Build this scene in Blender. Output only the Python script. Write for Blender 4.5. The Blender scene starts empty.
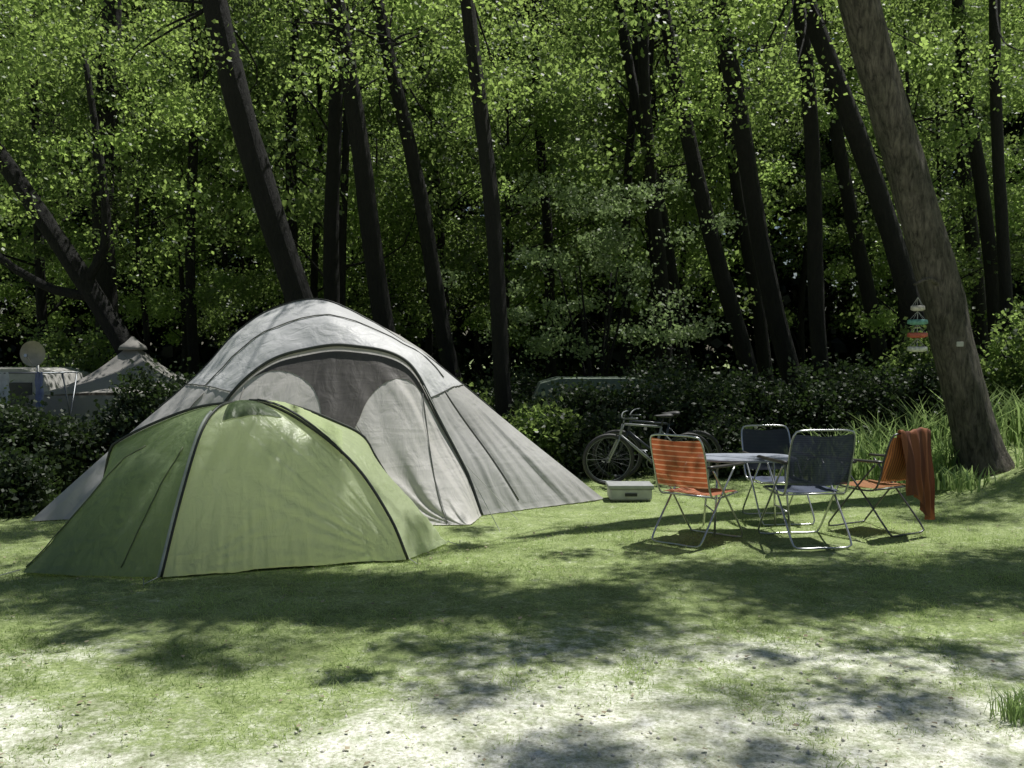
import bpy, math, numpy as np
from mathutils import Vector
rs=np.random.RandomState(7)
scene=bpy.context.scene
COL=scene.collection
# ------------------------------------------------------------------ helpers
def mesh_np(name,V,F,rnd=None):
    V=np.asarray(V,dtype=np.float32).reshape(-1,3); F=np.asarray(F,dtype=np.int32)
    n,k=F.shape
    me=bpy.data.meshes.new(name)
    me.vertices.add(len(V)); me.vertices.foreach_set('co',V.ravel())
    me.loops.add(n*k); me.loops.foreach_set('vertex_index',F.ravel())
    me.polygons.add(n); me.polygons.foreach_set('loop_start',np.arange(0,n*k,k,dtype=np.int32))
    me.update(calc_edges=True)
    if rnd is not None:
        a=me.attributes.new('rnd','FLOAT','POINT'); a.data.foreach_set('value',np.asarray(rnd,dtype=np.float32))
    return me
def add(name,me,mat=None,parent=None,smooth=False,loc=None,label=None,cat=None,group=None,kind=None):
    ob=bpy.data.objects.new(name,me); COL.objects.link(ob)
    if me is not None and mat is not None and len(me.materials)==0: me.materials.append(mat)
    if smooth and me is not None:
        me.polygons.foreach_set('use_smooth',np.ones(len(me.polygons),dtype=bool))
    if parent is not None: ob.parent=parent
    if loc is not None: ob.location=loc
    if label: ob['label']=label
    if cat: ob['category']=cat
    if group: ob['group']=group
    if kind: ob['kind']=kind
    return ob
def empty(name,loc,label,cat,group=None,rz=0):
    o=add(name,None,loc=loc,label=label,cat=cat,group=group); o.rotation_euler=(0,0,rz); o.empty_display_size=.1
    return o
class MB:
    def __init__(s): s.v=[];s.f=[];s.n=0
    def put(s,V,F):
        V=np.asarray(V,float).reshape(-1,3); s.v.append(V)
        for f in F: s.f.append([int(i)+s.n for i in f])
        s.n+=len(V)
    def tube(s,P,r,k=8,cap=True):
        P=np.asarray(P,float); m=len(P); r=np.ones(m)*r if np.isscalar(r) else np.asarray(r,float)
        T=np.gradient(P,axis=0); T/=np.linalg.norm(T,axis=1)[:,None]+1e-9
        up=np.array([0,0,1.]) if abs(T[0][2])<.9 else np.array([1.,0,0])
        N=np.cross(T[0],up);N/=np.linalg.norm(N)
        V=[]
        a=np.arange(k)/k*2*math.pi
        for i in range(m):
            N=N-T[i]*N.dot(T[i]);N/=np.linalg.norm(N)+1e-9
            B=np.cross(T[i],N)
            V.append(P[i]+r[i]*(np.cos(a)[:,None]*N+np.sin(a)[:,None]*B))
        V=np.concatenate(V)
        F=[]
        for i in range(m-1):
            for j in range(k):
                F.append([i*k+j,i*k+(j+1)%k,(i+1)*k+(j+1)%k,(i+1)*k+j])
        if cap:
            F.append(list(range(k))[::-1]);F.append([(m-1)*k+j for j in range(k)])
        s.put(V,F)
    def box(s,c,d,rot=None):
        c=np.array(c,float);d=np.array(d,float)/2
        b=min(d)*.25
        V=[];
        for z,ins in ((-d[2],b),(-d[2]+b,0),(d[2]-b,0),(d[2],b)):
            x=d[0]-ins;y=d[1]-ins
            V+=[(-x+b,-y,z),(x-b,-y,z),(x,-y+b,z),(x,y-b,z),(x-b,y,z),(-x+b,y,z),(-x,y-b,z),(-x,-y+b,z)]
        V=np.array(V)
        F=[]
        for i in range(3):
            for j in range(8): F.append([i*8+j,i*8+(j+1)%8,(i+1)*8+(j+1)%8,(i+1)*8+j])
        F.append(list(range(8))[::-1]);F.append([24+j for j in range(8)])
        s.put(V+c,F)
    def grid(s,G,close=False):
        a,b=G.shape[:2]
        F=[]
        for i in range(a-1):
            for j in range(b-1): F.append([i*b+j,i*b+j+1,(i+1)*b+j+1,(i+1)*b+j])
        s.put(G.reshape(-1,3),F)
    def mesh(s,name):
        me=bpy.data.meshes.new(name)
        me.from_pydata([tuple(p) for p in np.concatenate(s.v)],[],s.f); me.update(); return me
def cr(P,n):
    P=np.asarray(P,float)
    Q=np.vstack([2*P[0]-P[1],P,2*P[-1]-P[-2]])
    out=[]
    for i in range(1,len(Q)-2):
        t=np.linspace(0,1,16,endpoint=False)[:,None]
        p0,p1,p2,p3=Q[i-1],Q[i],Q[i+1],Q[i+2]
        out.append(.5*((2*p1)+(-p0+p2)*t+(2*p0-5*p1+4*p2-p3)*t**2+(-p0+3*p1-3*p2+p3)*t**3))
    out.append(P[-1:]);C=np.vstack(out)
    L=np.r_[0,np.cumsum(np.linalg.norm(np.diff(C,axis=0),axis=1))]
    s=np.linspace(0,L[-1],n)
    return np.stack([np.interp(s,L,C[:,k]) for k in range(3)],1)
_tab=np.random.RandomState(3).rand(256,256)
def vn(x,y):
    x=np.asarray(x,float);y=np.asarray(y,float)
    xi=np.floor(x).astype(int);yi=np.floor(y).astype(int);fx=x-xi;fy=y-yi
    fx=fx*fx*(3-2*fx);fy=fy*fy*(3-2*fy)
    g=lambda a,b:_tab[a%256,b%256]
    return (g(xi,yi)*(1-fx)+g(xi+1,yi)*fx)*(1-fy)+(g(xi,yi+1)*(1-fx)+g(xi+1,yi+1)*fx)*fy
def fbm(x,y,o=4):
    s=0;a=.5;t=0
    for i in range(o):
        s=s+a*vn(x*2**i+17*i,y*2**i+31*i);t+=a;a*=.55
    return s/t
def sst(t): t=np.clip(t,0,1);return t*t*(3-2*t)
def gz(x,y):
    x=np.asarray(x,float);y=np.asarray(y,float)
    m=.36*sst((x-3.7)/2.2)*sst((y-7.6)/3.0)
    m2=.15*sst((x-6)/4)*sst((y-4)/4)
    return m+m2+.03*(fbm(x*.9,y*.9,3)-.5)
def bare(x,y):
    b=sst(((5.35-y)*.50+x*.03+(fbm(x*.9+3,y*1.6,5)-.5)*1.7+.16)*.9)
    return b*.70
# ------------------------------------------------------------------ materials
def newmat(name):
    m=bpy.data.materials.new(name);m.use_nodes=True
    nt=m.node_tree;nt.nodes.clear()
    return m,nt,nt.nodes,nt.links
def out(nt,sh):
    o=nt.nodes.new('ShaderNodeOutputMaterial');nt.links.new(sh,o.inputs[0])
def ramp(nt,fac,stops):
    r=nt.nodes.new('ShaderNodeValToRGB')
    e=r.color_ramp.elements
    while len(e)<len(stops): e.new(.5)
    for i,(p,c) in enumerate(stops): e[i].position=p;e[i].color=(*c,1)
    nt.links.new(fac,r.inputs[0]);return r.outputs[0]
def noise(nt,scale,detail=4,rough=.6,vec=None,dist=0):
    n=nt.nodes.new('ShaderNodeTexNoise');n.inputs['Scale'].default_value=scale;n.inputs['Detail'].default_value=detail
    n.inputs['Roughness'].default_value=rough;n.inputs['Distortion'].default_value=dist
    if vec is not None: nt.links.new(vec,n.inputs['Vector'])
    return n.outputs['Fac']
def coords(nt,scale=(1,1,1),kind='Object'):
    t=nt.nodes.new('ShaderNodeTexCoord');m=nt.nodes.new('ShaderNodeMapping');m.inputs['Scale'].default_value=scale
    nt.links.new(t.outputs[kind],m.inputs[0]);return m.outputs[0]
def bump(nt,h,s,d=.02):
    b=nt.nodes.new('ShaderNodeBump');b.inputs['Strength'].default_value=s;b.inputs['Distance'].default_value=d
    nt.links.new(h,b.inputs['Height']);return b.outputs[0]
def simple(name,c,rough=.5,metal=0,var=.15,scale=12,bs=.1):
    m,nt,N,L=newmat(name)
    p=N.new('ShaderNodeBsdfPrincipled')
    f=noise(nt,scale,4,.6,coords(nt))
    c0=tuple(x*(1-var) for x in c);c1=tuple(min(1,x*(1+var)) for x in c)
    L.new(ramp(nt,f,[(.3,c0),(.7,c1)]),p.inputs['Base Color'])
    p.inputs['Roughness'].default_value=rough;p.inputs['Metallic'].default_value=metal
    if bs: L.new(bump(nt,f,bs,.005),p.inputs['Normal'])
    out(nt,p.outputs[0]);return m
def leafmat(name,dark,light,trans,tf=.45,rough=.42,lo=.5):
    m,nt,N,L=newmat(name)
    a=N.new('ShaderNodeAttribute');a.attribute_name='rnd'
    c=ramp(nt,a.outputs['Fac'],[(0,dark),(1,light)])
    p=N.new('ShaderNodeBsdfPrincipled');L.new(c,p.inputs['Base Color']);p.inputs['Roughness'].default_value=rough
    t=N.new('ShaderNodeBsdfTranslucent')
    c2=ramp(nt,a.outputs['Fac'],[(0,tuple(x*lo for x in trans)),(1,trans)]);L.new(c2,t.inputs[0])
    mx=N.new('ShaderNodeMixShader');mx.inputs[0].default_value=tf
    L.new(p.outputs[0],mx.inputs[1]);L.new(t.outputs[0],mx.inputs[2]);out(nt,mx.outputs[0]);return m
def fabric(name,c,c2,trans,tf=.4,wr=.5,scale=(3,3,8),rough=.5,dist=.05):
    m,nt,N,L=newmat(name)
    v=coords(nt,scale)
    f=noise(nt,1.6,3,.5,v,.8)
    g=noise(nt,2.4,3,.5,coords(nt,(scale[2]*.5,scale[2]*.5,scale[0]*.6)),1.0)
    f2=noise(nt,.9,3,.5,coords(nt,(1,1,1)))
    col=ramp(nt,f2,[(.35,c2),(.65,c)])
    p=N.new('ShaderNodeBsdfPrincipled');L.new(col,p.inputs['Base Color']);p.inputs['Roughness'].default_value=rough
    hh=N.new('ShaderNodeMath');hh.operation='MULTIPLY_ADD';L.new(g,hh.inputs[0]);hh.inputs[1].default_value=.5;L.new(f,hh.inputs[2])
    nb=bump(nt,hh.outputs[0],wr,dist);L.new(nb,p.inputs['Normal'])
    t=N.new('ShaderNodeBsdfTranslucent');t.inputs[0].default_value=(*trans,1);L.new(nb,t.inputs['Normal'])
    mx=N.new('ShaderNodeMixShader');mx.inputs[0].default_value=tf
    L.new(p.outputs[0],mx.inputs[1]);L.new(t.outputs[0],mx.inputs[2]);out(nt,mx.outputs[0]);return m
def barkmat(name,c0,c1):
    m,nt,N,L=newmat(name)
    v=coords(nt,(9,9,2.2));f=noise(nt,2.6,8,.7,v,.6)
    g=noise(nt,1.6,4,.65,coords(nt))
    p=N.new('ShaderNodeBsdfPrincipled')
    a=ramp(nt,f,[(.36,c0),(.64,c1)])
    mix=N.new('ShaderNodeMix');mix.data_type='RGBA';mix.blend_type='MULTIPLY';mix.inputs[0].default_value=.8
    L.new(a,mix.inputs[6]);L.new(ramp(nt,g,[(.38,(.4,.45,.35)),(.62,(1,1,1))]),mix.inputs[7])
    L.new(mix.outputs[2],p.inputs['Base Color']);p.inputs['Roughness'].default_value=.9
    L.new(bump(nt,f,1,.07),p.inputs['Normal']);out(nt,p.outputs[0]);return m
def stripes(name,ca,cb,freq,axis='Z',w=.5,tf=.25,clear=0):
    m,nt,N,L=newmat(name)
    wv=N.new('ShaderNodeTexWave');wv.wave_type='BANDS';wv.bands_direction=axis;wv.inputs['Scale'].default_value=freq
    wv.inputs['Distortion'].default_value=.4;wv.inputs['Detail'].default_value=2
    L.new(coords(nt),wv.inputs[0])
    c=ramp(nt,wv.outputs['Fac'],[(w-.06,ca),(w+.06,cb)])
    p=N.new('ShaderNodeBsdfPrincipled');L.new(c,p.inputs['Base Color']);p.inputs['Roughness'].default_value=.75
    t=N.new('ShaderNodeBsdfTranslucent');L.new(c,t.inputs[0])
    mx=N.new('ShaderNodeMixShader');mx.inputs[0].default_value=tf
    L.new(p.outputs[0],mx.inputs[1]);L.new(t.outputs[0],mx.inputs[2])
    if clear:
        tr=N.new('ShaderNodeBsdfTransparent');m2=N.new('ShaderNodeMixShader');m2.inputs[0].default_value=clear
        L.new(mx.outputs[0],m2.inputs[1]);L.new(tr.outputs[0],m2.inputs[2]);out(nt,m2.outputs[0])
    else: out(nt,mx.outputs[0])
    return m
M_leafA=leafmat('leaf_alder',(.035,.07,.016),(.12,.17,.05),(.60,.82,.21),.5)
M_leafB=leafmat('leaf_understory',(.014,.029,.011),(.09,.135,.048),(.50,.70,.19),.5,.42,.25)
M_leafD=leafmat('leaf_dark_hedge',(.010,.020,.008),(.045,.07,.026),(.07,.12,.03),.3,.55)
M_leafP=leafmat('leaf_pale_shrub',(.08,.12,.055),(.25,.31,.16),(.44,.60,.24),.4,.55)
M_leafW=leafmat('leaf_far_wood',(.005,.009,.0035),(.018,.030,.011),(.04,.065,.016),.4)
M_grass=leafmat('grass_blades',(.20,.29,.085),(.64,.70,.35),(.70,.90,.32),.45,.7)
M_iris=leafmat('long_leaf_blades',(.09,.16,.055),(.30,.41,.17),(.54,.74,.26),.45,.35)
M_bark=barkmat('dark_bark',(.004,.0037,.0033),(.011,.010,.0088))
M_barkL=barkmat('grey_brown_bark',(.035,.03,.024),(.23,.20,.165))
M_metal=simple('aluminium_tube',(.55,.56,.57),.3,.85,.08)
M_metalD=simple('dull_grey_metal',(.16,.17,.18),.4,.8,.1)
M_black=simple('black_rubber',(.025,.025,.027),.6)
M_arm=simple('dark_plastic_arm',(.05,.045,.04),.4)
M_white=simple('off_white_plastic',(.46,.46,.44),.5)
M_litter=leafmat('dry_leaf_litter',(.16,.12,.07),(.50,.44,.30),(.25,.2,.1),.15,.7)
def groundmat():
    m,nt,N,L=newmat('lawn_and_gravel')
    a=N.new('ShaderNodeAttribute');a.attribute_name='bare'
    v=coords(nt)
    n1=noise(nt,9,12,.88,v);n2=noise(nt,45,6,.8,v);n3=noise(nt,2.6,8,.75,v)
    green=ramp(nt,n2,[(.3,(.09,.13,.04)),(.5,(.26,.33,.12)),(.72,(.50,.55,.28))])
    sand=ramp(nt,n2,[(.28,(.18,.18,.12)),(.43,(.58,.58,.46)),(.59,(.92,.92,.84))])
    ad=N.new('ShaderNodeMath');ad.operation='ADD';L.new(a.outputs['Fac'],ad.inputs[0])
    s=N.new('ShaderNodeMath');s.operation='MULTIPLY_ADD';L.new(n1,s.inputs[0]);s.inputs[1].default_value=3.6;s.inputs[2].default_value=-1.8
    L.new(s.outputs[0],ad.inputs[1])
    f=ramp(nt,ad.outputs[0],[(.12,(0,0,0)),(.76,(1,1,1))])
    mx=N.new('ShaderNodeMix');mx.data_type='RGBA';L.new(f,mx.inputs[0]);L.new(green,mx.inputs[6]);L.new(sand,mx.inputs[7])
    m2=N.new('ShaderNodeMix');m2.data_type='RGBA';m2.blend_type='MULTIPLY';m2.inputs[0].default_value=1
    L.new(mx.outputs[2],m2.inputs[6]);L.new(ramp(nt,n3,[(.37,(.55,.58,.46)),(.55,(1,1,1))]),m2.inputs[7])
    p=N.new('ShaderNodeBsdfPrincipled');L.new(m2.outputs[2],p.inputs['Base Color']);p.inputs['Roughness'].default_value=.95
    L.new(bump(nt,n2,.5,.013),p.inputs['Normal'])
    out(nt,p.outputs[0]);return m
xs=np.r_[-400,-200,-100,-60,-40,-28,-20,-14,-11,np.arange(-9,9.001,.06),11,14,20,28,40,60,100,200,400]
ys=np.r_[-200,-60,-20,-5,0,1.5,np.arange(2.5,15,.06),16,18,21,26,34,45,60,90,150,300,600]
X,Y=np.meshgrid(xs,ys)
Z=gz(X,Y)+.022*(fbm(X*5,Y*5,3)-.5)
V=np.stack([X,Y,Z],-1).reshape(-1,3)
a,b=X.shape;I=np.arange(a*b).reshape(a,b)
F=np.stack([I[:-1,:-1],I[:-1,1:],I[1:,1:],I[1:,:-1]],-1).reshape(-1,4)
me=mesh_np('ground',V,F)
at=me.attributes.new('bare','FLOAT','POINT');at.data.foreach_set('value',bare(X,Y).ravel().astype(np.float32))
add('ground',me,groundmat(),smooth=True,kind='structure')
# ------------------------------------------------------------------ grass
def blades(P,h,w,lean,rnd,seg=1):
    n=len(P);a=rs.rand(n)*2*math.pi
    d=np.stack([np.cos(a),np.sin(a),np.zeros(n)],1)
    b=rs.rand(n)*2*math.pi;l=np.stack([np.cos(b),np.sin(b),np.zeros(n)],1)*(lean*h)[:,None]
    up=np.zeros((n,3));up[:,2]=h
    w=w[:,None]
    if seg==1:
        V=np.stack([P-d*w,P+d*w,P+l+up],1).reshape(-1,3)
        F=np.arange(3*n).reshape(n,3);k=3
    else:
        m1=P+l*.25+up*.6;m2=P+l*1.0+up*np.array([1,1,.92])
        V=np.stack([P-d*w,P+d*w,m1+d*w*.85,m1-d*w*.85,m2+d*w*.1,m2-d*w*.1],1).reshape(-1,3)
        o=np.arange(n)[:,None]*6
        F=np.concatenate([o+np.array([[0,1,2,3]]),o+np.array([[3,2,4,5]])]);k=6
    return V,F,np.repeat(rnd,k)
n=800000
px=rs.uniform(-7.5,8.5,n);py=3.0+11*rs.rand(n)**1.5
keep=(np.abs(px)<py*.60+.4)
px=px[keep];py=py[keep]
br=bare(px,py)*1.2+(fbm(px*5.2,py*5.2,5)-.5)*2.4
keep=rs.rand(len(px))>np.clip(br*1.0+.12,.1,.90)
px=px[keep];py=py[keep];br=br[keep]
P=np.stack([px,py,gz(px,py)-.006],1)
tall=fbm(px*1.7+9,py*1.7,3)
h=(.008+.018*rs.rand(len(px))+.03*rs.rand(len(px))**6)*(.3+1.2*tall)*(1-.5*np.clip(br,0,1))
V,F,R=blades(P,h,.0016+.0022*rs.rand(len(px)),rs.rand(len(px))*2.6,np.clip(rs.rand(len(px))*.6+fbm(px*1.2,py*1.2,3)*.9-.35+.35*np.clip(br,0,1),0,1))
add('grass',mesh_np('grass',V,F,R),M_grass,kind='stuff')
# ------------------------------------------------------------------ leaves
def leafmesh(C,size,rnd,name,upb=.6,asp=.36):
    n=len(C)
    N=rs.randn(n,3);N[:,2]+=upb*np.sign(rs.rand(n)-.15);N/=np.linalg.norm(N,axis=1)[:,None]
    D=rs.randn(n,3);D-=N*(D*N).sum(1)[:,None];D/=np.linalg.norm(D,axis=1)[:,None]
    W=np.cross(N,D);s=size[:,None]
    V=np.stack([C-D*s*.5,C+W*s*asp+N*s*.06,C+D*s*.5,C-W*s*asp+N*s*.06],1).reshape(-1,3)
    F=np.arange(4*n).reshape(n,4)
    return mesh_np(name,V,F,np.repeat(rnd,4))
def clumps(CC,rad,per,sz,flat=.55):
    m=len(CC)
    C=np.repeat(CC,per,0);r=np.repeat(rad,per)
    G=rs.randn(len(C),3)*.5;G[:,2]*=flat
    C=C+G*r[:,None]
    size=sz*(.6+.8*rs.rand(len(C)))
    rnd=np.clip(np.repeat(rs.rand(m),per)*.75+rs.rand(len(C))*.4,0,1)
    return C,size,rnd
# ------------------------------------------------------------------ tall trees
SX,SY=.30,.28      # direction to sun per metre height
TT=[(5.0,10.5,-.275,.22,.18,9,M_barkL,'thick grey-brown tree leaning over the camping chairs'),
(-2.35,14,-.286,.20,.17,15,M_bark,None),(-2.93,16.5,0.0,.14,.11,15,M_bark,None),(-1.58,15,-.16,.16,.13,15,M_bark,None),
(-.72,16,-.2,.14,.10,15,M_bark,None),(-.03,13,-.085,.115,.09,14,M_bark,None),(-5.0,15.2,-.62,.17,.11,11,M_bark,'dark crooked tree leaning strongly over the hedge'),
(-7.0,17,.03,.20,.16,14,M_bark,None),(4.3,17,-.26,.15,.12,15,M_bark,None),(4.6,15.6,-.22,.16,.13,15,M_bark,None),
(4.66,14.6,-.08,.12,.10,14,M_bark,None),(6.2,14,-.345,.15,.13,14,M_bark,None),(2.85,18,-.07,.13,.10,14,M_bark,None),
(7.0,14,-.05,.09,.07,12,M_bark,None),(-10.5,16,.05,.2,.15,14,M_bark,None),(9.3,13,-.1,.2,.15,14,M_bark,None),(3.4,22,-.05,.15,.12,14,M_bark,None),
(.9,21,-.05,.12,.09,14,M_bark,None),(-4.6,20,.04,.13,.1,14,M_bark,None),
(5.2,20,-.15,.14,.11,14,M_bark,None),(7.2,19,-.2,.15,.11,14,M_bark,None),(-8.6,21,.05,.15,.11,14,M_bark,None),(-1.2,22,-.1,.12,.09,14,M_bark,None),(3.6,19,-.2,.12,.1,14,M_bark,None),
(8.4,17,-.12,.13,.1,14,M_bark,None),(10.0,21,-.1,.16,.12,14,M_bark,None),(2.2,20,.03,.10,.08,13,M_bark,None),(-5.9,18.5,.0,.10,.08,13,M_bark,None)]
shade=[(-2.7,6.05,1.7,.48,100),(-.9,5.95,1.6,.56,110),(.7,5.9,1.3,.58,96),(2.2,6.4,1.6,.56,100),(4.2,6.75,1.5,.65,80),(.3,5.0,.9,.2,10),(-1.5,4.85,.55,.18,6),
(1.8,4.1,1.1,.25,8),(2.8,4.9,.9,.2,7),(-4.8,8,1.0,1.3,26),(-3.9,8.4,.5,.6,12),(-3.15,6.95,.3,.4,6),(5.5,5.2,1.2,.4,9),(-1,11.8,2.5,.4,10),
(-3.2,4.6,1,.2,6),(-3.1,9.6,.5,.4,7),(.6,3.6,.8,.12,5),(3.3,5.6,.9,.2,9),(-.6,4.3,.5,.12,4),(2.3,7.6,1.2,.35,4),(4.5,9.6,.5,.5,9),(4.0,8.9,.5,.4,8)]
cl=[]
for cx,cy,rx,ry,nn in shade:
    for i in range(nn):
        q=rs.rand()*6.283;rr=math.sqrt(rs.rand())
        z=rs.uniform(6.4,12.5);gx=cx+rx*rr*math.cos(q);gy=cy+ry*rr*math.sin(q)
        if vn(gx*2.1+3,gy*3.6+1)<.27: continue
        cl.append((gx+SX*z,gy+SY*z,z,rs.uniform(.22,.46)))
for i in range(40):     # loose single sprays dappling the open foreground and lawn
    z=rs.uniform(6.4,10);gx=rs.uniform(-3.8,4.2);gy=rs.uniform(3.2,8.4)
    cl.append((gx+SX*z,gy+SY*z,z,rs.uniform(.15,.3)))
for i in range(16):     # sprays dappling the big leaning trunk
    tz=rs.uniform(.8,5);d=rs.uniform(3.0,5.0);tx=5.0-.275*tz+rs.uniform(-.15,.15)
    cl.append((tx+SX*d,10.4+SY*d,max(tz+d,6.2),rs.uniform(.15,.28)))
for i in range(2100):
    z=rs.uniform(7,14);gx=rs.uniform(-14,13);gy=rs.uniform(12.6,27)
    if vn(gx*.33+7,gy*.33)*.6+.4*vn(gx*.9,gy*.9)<.47 or math.hypot(gx-.5,gy-15.6)<1.6: continue
    cl.append((gx+SX*z,gy+SY*z,z,rs.uniform(.45,.85)))
for i in range(120):
    y=rs.uniform(12,17);x=rs.uniform(-1,1)*y*.56;z=rs.uniform(4.8,7.2)
    cl.append((x,y,z,rs.uniform(.35,.6)))
for i in range(44):
    y=rs.uniform(13,16.5);x=rs.uniform(-.56,-.30)*y;z=rs.uniform(2.6,6.4)
    cl.append((x,y,z,rs.uniform(.3,.6)))
cl=np.array(cl)
def trunkpath(t,zs,i):
    bx,by,sl=t[0],t[1],t[2]
    e=np.clip(zs-6,0,99)
    x=bx+sl*zs-sl*.35*e**1.3*.5+.05*np.sin(zs*.9+i)*np.minimum(zs,2)/2
    y=by+.05*np.sin(zs*.7+2*i)
    return np.stack([x,y,zs],1)
D=[]
for i,t in enumerate(TT):
    p=trunkpath(t,np.minimum(cl[:,2],t[5]),i);D.append(np.hypot(p[:,0]-cl[:,0],p[:,1]-cl[:,1]))
own=np.argmin(np.array(D),0)
for i,t in enumerate(TT):
    base=(t[0],t[1],float(gz(t[0],t[1])))
    o=empty('alder_tree',base,t[7] if t[7] else 'tall dark-stemmed alder tree rising behind the tents','tree','tall trees around the pitch')
    zs=np.r_[-.2,0,.15,.4,.8,np.linspace(1.3,t[5],26)]
    r=t[3]+(t[4]-t[3])*np.clip(zs/7,0,1);r=r*np.where(zs>7,np.clip(1-(zs-7)/(t[5]-6.5),.12,1),1)
    r=r*(1+.32*np.exp(-np.clip(zs,0,9)*4))
    k=36 if i==0 else 14
    zz=np.linspace(-.2,t[5],220 if i==0 else 60);r=np.interp(zz,zs,r);P=trunkpath(t,zz,i)-np.array([t[0],t[1],0]);zs=zz
    mb=MB();mb.tube(P,r,k)
    V=mb.v[0].reshape(len(P),k,3);c=P[:,None,:]
    ang=np.arange(k)/k*6.283
    mod=1+.05*np.sin(ang*3+i)[None,:]+.06*(vn(ang[None,:]*1.6+i*9+0*zs[:,None],zs[:,None]*2.2)-.5)*2+(.04*(vn(ang[None,:]*7+0*zs[:,None],zs[:,None]*5)-.5)*2 if i==0 else 0)
    mb.v[0]=(c+(V-c)*mod[:,:,None]).reshape(-1,3)
    mine=cl[own==i]
    if len(mine):
        sel=mine[rs.permutation(len(mine))[:(3 if i==0 else 8)]]
        for s in sel:
            z0=max(6.3 if i else 7,min(s[2]-rs.uniform(1,3),t[5]-1))
            p0=trunkpath(t,np.array([z0]),i)[0]-np.array([t[0],t[1],0]);p1=s[:3]-np.array(base)
            if np.linalg.norm(p1-p0)>4: continue
            mid=(p0+p1)/2+np.array([0,0,-.2])+rs.randn(3)*.25
            mb.tube(cr([p0,mid,p1],9),np.linspace(.022,.005,9),6)
    if i==6:
        mb.tube(cr([(-1.4,0,2.3),(-2.2,.1,2.5),(-3.1,.1,3.2),(-3.6,0,4.6)],12),np.linspace(.08,.04,12),8)
        mb.tube(cr([(-1.5,0,2.5),(-1.2,.1,3.4),(-1.5,.1,6)],12),np.linspace(.08,.04,12),8)
    if i==0:
        mb.tube(cr([(-.55,-.1,1.95),(-.75,-.3,2.0),(-.95,-.45,1.93)],8),np.linspace(.028,.012,8),7)
    tr=add('trunk',mb.mesh('trunk'),t[6],o,True)
    if len(mine)==0: mine=np.array([[t[0],t[1],t[5]-1,.8]])
    C,sz,rn=clumps(mine[:,:3]-np.array(base),mine[:,3],175,.063,.65)
    add('crown',leafmesh(C,sz,rn,'crown'),M_leafA,o)
# ------------------------------------------------------------------ understory trees (shared crowns)
crowns=[]
for v in range(4):
    m=58;q=rs.rand(m)*6.283;zz=1.9+6.0*rs.rand(m)**.8
    prof=.9+1.8*np.sin(np.clip((zz-.8)/7.6,0,1)*math.pi)
    rr=prof*np.sqrt(rs.rand(m))
    CC=np.stack([rr*np.cos(q),rr*np.sin(q),zz],1)
    C,sz,rn=clumps(CC,rs.uniform(.22,.62,m),290,.078,.7)
    crowns.append((leafmesh(C,sz,rn,'crown'),CC))
utr=[]
for v in range(4):
    mb=MB();P=cr([(0,0,-.1),(.1,0,2),(.0,.15,4.5),(.15,0,7.8)],20);mb.tube(P,np.linspace(.09,.02,20),8)
    for c in crowns[v][1][:16]:
        z0=max(.8,c[2]-.9);p0=np.array([np.interp(z0,P[:,2],P[:,0]),np.interp(z0,P[:,2],P[:,1]),z0])
        mb.tube(cr([p0,(p0+c)/2+rs.randn(3)*.1,c],6),np.linspace(.02,.006,6),5)
    me=mb.mesh('trunk');me.materials.append(M_bark);utr.append(me)
    crowns[v][0].materials.append(M_leafB)
up=[]
for i in range(34):
    for _ in range(60):
        y=rs.uniform(18,31);x=rs.uniform(-1,1)*(y*.60+1.5)
        if all(math.hypot(x-a,y-b)>2.3 for a,b in up) and math.hypot(x-1.35,y-17)>2.5: break
    up.append((x,y))
for i,(x,y) in enumerate(up):
    o=empty('young_tree',(x,y,0),'slender young tree with bright green leaves in the wood','tree','young trees in the wood',rs.rand()*6.28)
    s=rs.uniform(.8,1.35);o.scale=(s,s,s*rs.uniform(.9,1.2))
    v=i%4
    add('trunk',utr[v],None,o,True);add('crown',crowns[v][0],None,o)
o=empty('elder_bush',(1.35,16.1,0),'pale leafy elder bush catching sunlight','bush')
m=60;h_=rs.rand(m)
CC=np.stack([rs.randn(m)*.9+.3*np.sin(h_*9),rs.randn(m)*.5,1.4+2.8*h_],1)
C,sz,rn=clumps(CC,rs.uniform(.2,.42,m),130,.066);add('crown',leafmesh(C,sz,rn,'crown'),M_leafP,o)
mb=MB()
for k in range(6):
    a=k*1.05;mb.tube(cr([(0,0,0),(.15*math.cos(a),.15*math.sin(a),1),(.6*math.cos(a),.5*math.sin(a),2.8)],9),np.linspace(.04,.012,9),6)
add('trunk',mb.mesh('trunk'),M_bark,o,True)
nC=4800
yy=rs.uniform(34,54,nC);xx=rs.uniform(-1,1,nC)*(yy*.72+4);zz=rs.uniform(0,27,nC)
C,sz,rn=clumps(np.stack([xx,yy,zz],1),rs.uniform(1.4,2.2,nC),50,.5,.7)
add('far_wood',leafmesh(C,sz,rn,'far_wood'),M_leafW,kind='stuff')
nC=600
yy=rs.uniform(14.5,32,nC);xx=rs.uniform(-1,1,nC)*(yy*.66+2);zz=np.abs(rs.randn(nC))*.5
C,sz,rn=clumps(np.stack([xx,yy,zz],1),rs.uniform(.4,.8,nC),60,.09,.7);C[:,2]=np.abs(C[:,2])
add('undergrowth',leafmesh(C,sz,rn,'undergrowth'),M_leafD,kind='stuff')
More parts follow.
